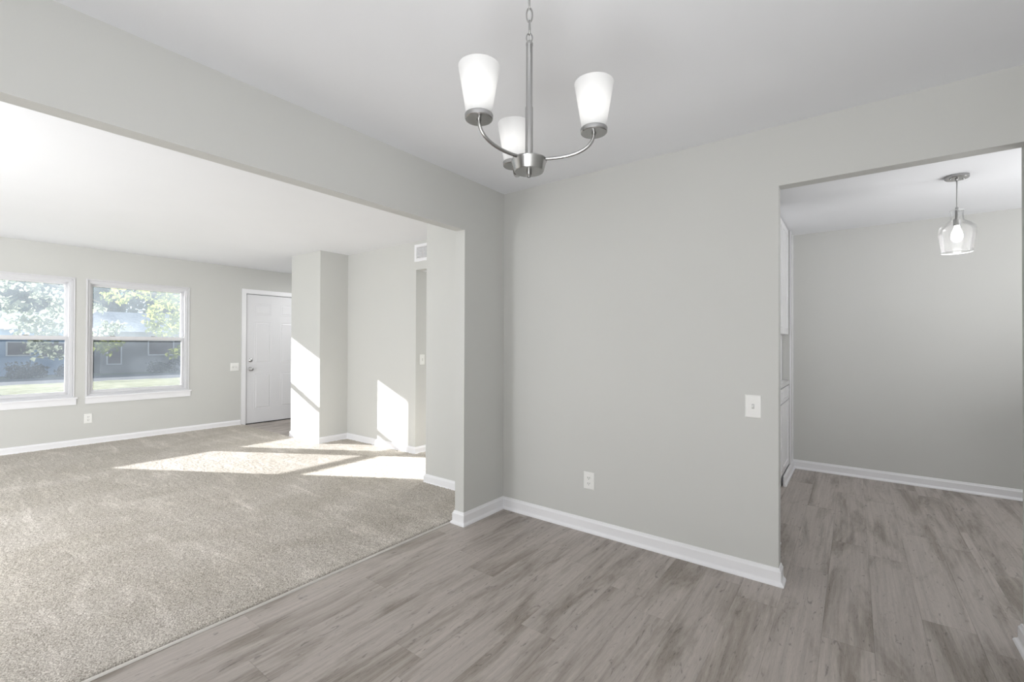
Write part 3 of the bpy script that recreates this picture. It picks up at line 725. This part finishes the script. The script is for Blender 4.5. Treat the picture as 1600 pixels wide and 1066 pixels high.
def house(name, x, y0, y1, z0, z1, ztop, wallm, roofm, wins, label, winm):
    e = empty(name, (x, (y0+y1)/2, z0)); tag(e, label, 'house', 'houses across the street')
    cy = (y0+y1)/2
    def hp(n, bm, mat, par=e):
        bmesh.ops.translate(bm, verts=bm.verts, vec=(-x, -cy, -z0)); return obj(n, bm, mat, par)
    hp('wall', B(x-8, x, y0, y1, z0, z1), wallm)
    bm = bmesh.new(); o_ = .3
    v = [bm.verts.new(c) for c in ((x+o_, y0-o_, z1), (x+o_, y1+o_, z1), (x-4, y1+o_, ztop), (x-4, y0-o_, ztop), (x-8.5, y0-o_, z1), (x-8.5, y1+o_, z1))]
    for q in ((0, 1, 2, 3), (3, 2, 5, 4), (0, 3, 4), (1, 5, 2), (0, 4, 5, 1)): bm.faces.new([v[i] for i in q])
    hp('roof', bm, roofm)
    for (a, b, c, d) in wins:
        wf = hp('window', B(x, x+.06, a-.07, b+.07, c-.07, d+.07), TRIM)
        hp('pane', B(x+.06, x+.08, a, b, c, d), winm, wf)
    return e
winb = simple('dark_house_glass', (.16, .13, .13), .5); 
house('house', -38, -9, 6.0, -.9, 2.0, 3.2, noisy('light_blue_siding', (.34, .46, .62), (.38, .50, .66), 1.2), noisy('pale_shingle_roof', (.28, .32, .37), (.36, .40, .46), 6),
      [(3.15, 4.0, .55, 1.25), (4.5, 5.5, .45, 1.2), (.2, 1.6, .4, 1.25)], 'light blue house across the street seen through the left window', winb)
def brick():
    m, nt, b = newmat('grey_brick'); tc = N(nt, 'ShaderNodeTexCoord'); mp = N(nt, 'ShaderNodeMapping'); mp.inputs['Rotation'].default_value = (math.pi/2, 0, math.pi/2)
    br = N(nt, 'ShaderNodeTexBrick'); br.inputs['Scale'].default_value = 4; br.inputs['Color1'].default_value = (.20, .185, .19, 1); br.inputs['Color2'].default_value = (.25, .23, .235, 1); br.inputs['Mortar'].default_value = (.34, .33, .33, 1)
    nt.links.new(tc.outputs['Object'], mp.inputs[0]); nt.links.new(mp.outputs[0], br.inputs['Vector']); nt.links.new(br.outputs['Color'], b.inputs['Base Color']); b.inputs['Roughness'].default_value = .9
    return m
house('house', -37, 6.9, 17.5, -.9, 1.95, 3.4, brick(), noisy('grey_shingle_roof', (.22, .23, .26), (.30, .31, .35), 6),
      [(7.25, 7.85, -.05, 1.05), (9.3, 10.6, .5, 1.35), (12.2, 13.0, .1, 1.2)], 'grey brick house across the street seen through the right window', winb)

rl = random.Random(3)
def leaf_mesh(name, blobs, n, size, mat, parent, loc):
    """n bent leaves spread through ellipsoidal sprays (cx,cy,cz,rx,ry,rz), joined as one part"""
    verts, faces = [], []
    tot = sum(b[3]*b[4]*b[5] for b in blobs)
    for b in blobs:
        k = max(8, int(n*b[3]*b[4]*b[5]/tot))
        for _ in range(k):
            while True:
                p_ = Vector([rl.uniform(-1, 1) for _ in range(3)])
                if p_.length < 1: break
            c = Vector((b[0]+p_.x*b[3], b[1]+p_.y*b[4], b[2]+p_.z*b[5])) - Vector(loc)
            d = Vector([rl.gauss(0, 1) for _ in range(3)]); d.z -= .6; d.normalize()
            nrm = Vector([rl.gauss(0, 1) for _ in range(3)]); nrm.z += .8; s = d.cross(nrm).normalized(); up_ = s.cross(d)
            L_ = size*rl.uniform(.7, 1.25); W_ = L_*.42
            i0 = len(verts)
            verts += [c, c+d*L_*.35+s*W_+up_*L_*.08, c+d*L_, c+d*L_*.35-s*W_+up_*L_*.08, c+d*L_*.45-up_*L_*.03]
            faces += [(i0, i0+1, i0+4), (i0+1, i0+2, i0+4), (i0+2, i0+3, i0+4), (i0+3, i0, i0+4)]
    me = bpy.data.meshes.new(name); me.from_pydata([tuple(v) for v in verts], [], faces); me.materials.append(mat)
    o = bpy.data.objects.new(name, me); C.objects.link(o); o.parent = parent; o['kind'] = 'stuff'; return o
BARK = noisy('grey_bark', (.10, .085, .07), (.18, .155, .13), 14)
def tree(name, x, y, trunk, branches, blobs, n, size, mat, label, cat='tree', r=.14, z0=GZ-.03):
    e = empty(name, (x, y, z0)); tag(e, label, cat)
    if trunk:
        bm = tube(bmesh.new(), [(0, 0, 0), (.05, .04, trunk*.5), (0, .1, trunk)], [r, r*.8, r*.55], 10); obj('trunk', bm, BARK, e, True)
    for br in branches:
        pts = [Vector(p_)-Vector((x, y, z0)) for p_ in br]; m_ = len(pts)
        obj('branch', tube(bmesh.new(), pts, [r*.42*(1-.75*i/(m_-1)) for i in range(m_)], 7), BARK, e, True)
    leaf_mesh('foliage', blobs, n, size, mat, e, (x, y, z0)); return e
LEAFY = leafmat('yellow_green_leaf', (.11, .14, .05), (.22, .25, .07))
LEAFP = leafmat('pale_sunlit_leaf', (.10, .125, .09), (.20, .225, .17))
LEAFD = leafmat('teal_evergreen_leaf', (.035, .085, .075), (.05, .12, .09))
def ray_pt(px, py, X):
    """a point of the yard at distance X that the wall opening shows at wall coordinates (y, z)"""
    k = X/XW; return (X, px*k, CAMH+(py-CAMH)*k)
def sprays(pts, X, sy, sz, jit=.25, sub=5):
    out = []
    for (y, z) in pts:
        cx_, cy_, cz_ = ray_pt(y, z, X)
        for _ in range(sub): out.append((cx_+rl.uniform(-.8, .8), cy_+rl.gauss(0, jit), cz_+rl.gauss(0, jit*.7), .35, sy, sz))
    return out
# right-hand tree: its crown hangs into the upper right of window_2
spr = sprays([(1.55, 1.93), (1.66, 1.90), (1.80, 1.93), (1.92, 1.88), (2.02, 1.90), (2.1, 1.80), (2.18, 1.85), (2.25, 1.75), (1.98, 1.74), (2.07, 1.64), (2.16, 1.62), (2.24, 1.56), (2.1, 1.50), (1.97, 1.46), (2.0, 1.57), (2.26, 1.44), (2.3, 1.65), (2.35, 1.8), (2.4, 1.5), (2.22, 1.25), (2.28, 1.15), (1.42, 1.26), (1.38, 1.22), (1.55, 1.24), (1.7, 2.05), (2.0, 2.05), (2.3, 2.0), (2.5, 1.9), (2.55, 1.6)], -12.0, .12, .085, jit=.07)
tree('maple_tree', -12.2, 5.2, 3.2, [[(-12.2, 5.3, 2.4), (-12.1, 4.3, 2.3), (-12, 3.5, 2.35), (-12, 2.7, 2.3)], [(-12.2, 5.3, 2.0), (-12, 4.2, 1.8), (-11.9, 3.6, 1.6)], [(-12.2, 5.3, 2.8), (-12.4, 6.4, 3.4), (-12.3, 7.4, 3.9)]],
     spr+[(-12.2+rl.uniform(-1.6, 1.6), 5.4+rl.uniform(-1.3, 1.8), 3.6+rl.uniform(-.7, 1.5), .8, .8, .6) for _ in range(16)], 9000, .10, LEAFY, 'yellow-green leafy tree outside, its branches at the upper right of the right window')
spl = sprays([(.60, 1.93), (.72, 1.90), (.84, 1.92), (.93, 1.80), (1.02, 1.76), (.90, 1.66), (1.0, 1.60), (.86, 1.52), (.95, 1.48), (1.03, 1.42), (.82, 1.42), (.74, 1.56), (.66, 1.62), (.70, 1.46), (.90, 1.37), (.80, 1.25), (.90, 1.22), (.97, 1.16), (.62, 1.72), (1.08, 1.9), (.5, 1.7), (.4, 1.9), (.3, 1.6), (1.5, 1.48), (1.6, 1.5), (1.44, 1.40), (1.36, 1.72)], -14.0, .14, .10, jit=.09)
tree('birch_tree', -14.4, -.8, 6.4, [[(-14.4, -.7, 2.7), (-14.2, .5, 2.9), (-14, 1.7, 2.6), (-14, 2.6, 2.2)]],
     spl+[(-14.4+rl.uniform(-1.6, 1.6), -.8+rl.uniform(-2, 1.4), 6.6+rl.uniform(-.6, 1.8), .8, .8, .6) for _ in range(14)], 8000, .115, LEAFP, 'pale-leaved tree outside, its branches across the left window')
for (x, y, h_, wd, lb) in ((-50, 4.6, 12, 3.6, 'dark teal tree standing behind the light blue house across the street'),
                           (-54, 10.0, 13, 3.4, 'dark teal tree above the left end of the grey brick house roof'),
                           (-49, 15.2, 12, 3.4, 'dark teal tree above the middle of the grey brick house roof')):
    blobs = [(x+rl.uniform(-1, 1)*wd*.6, y+rl.uniform(-1, 1)*wd*.8, 1.0+h_*rl.random()*.8, 1.6, 1.8, 1.3) for _ in range(38)]
    tree('evergreen_tree', x, y, h_*.75, [], blobs, 8000, .5, LEAFD, lb, r=.3, z0=GZ-.3)['group'] = 'dark trees behind the houses'
SHL = leafmat('grey_green_shrub_leaf', (.07, .08, .07), (.06, .08, .06))
for (x, y, s_, wd, lb) in ((-34.6, 3.5, .55, .8, 'dark shrub in front of the light blue house'), (-34.6, 5.3, .35, .5, 'small dark shrub near the right corner of the light blue house'),
                           (-34.4, 9.4, .55, .8, 'dark shrub in front of the grey brick house')):
    blobs = [(x+rl.uniform(-.4, .4), y+rl.uniform(-1, 1)*wd*.7, GZ-.1+s_*rl.random(), .35, .4, .25) for _ in range(10)]
    tree('shrub', x, y, .4, [], blobs, 900, .12, SHL, lb, 'shrub', r=.05, z0=GZ-.3)['group'] = 'dark shrubs before the houses'
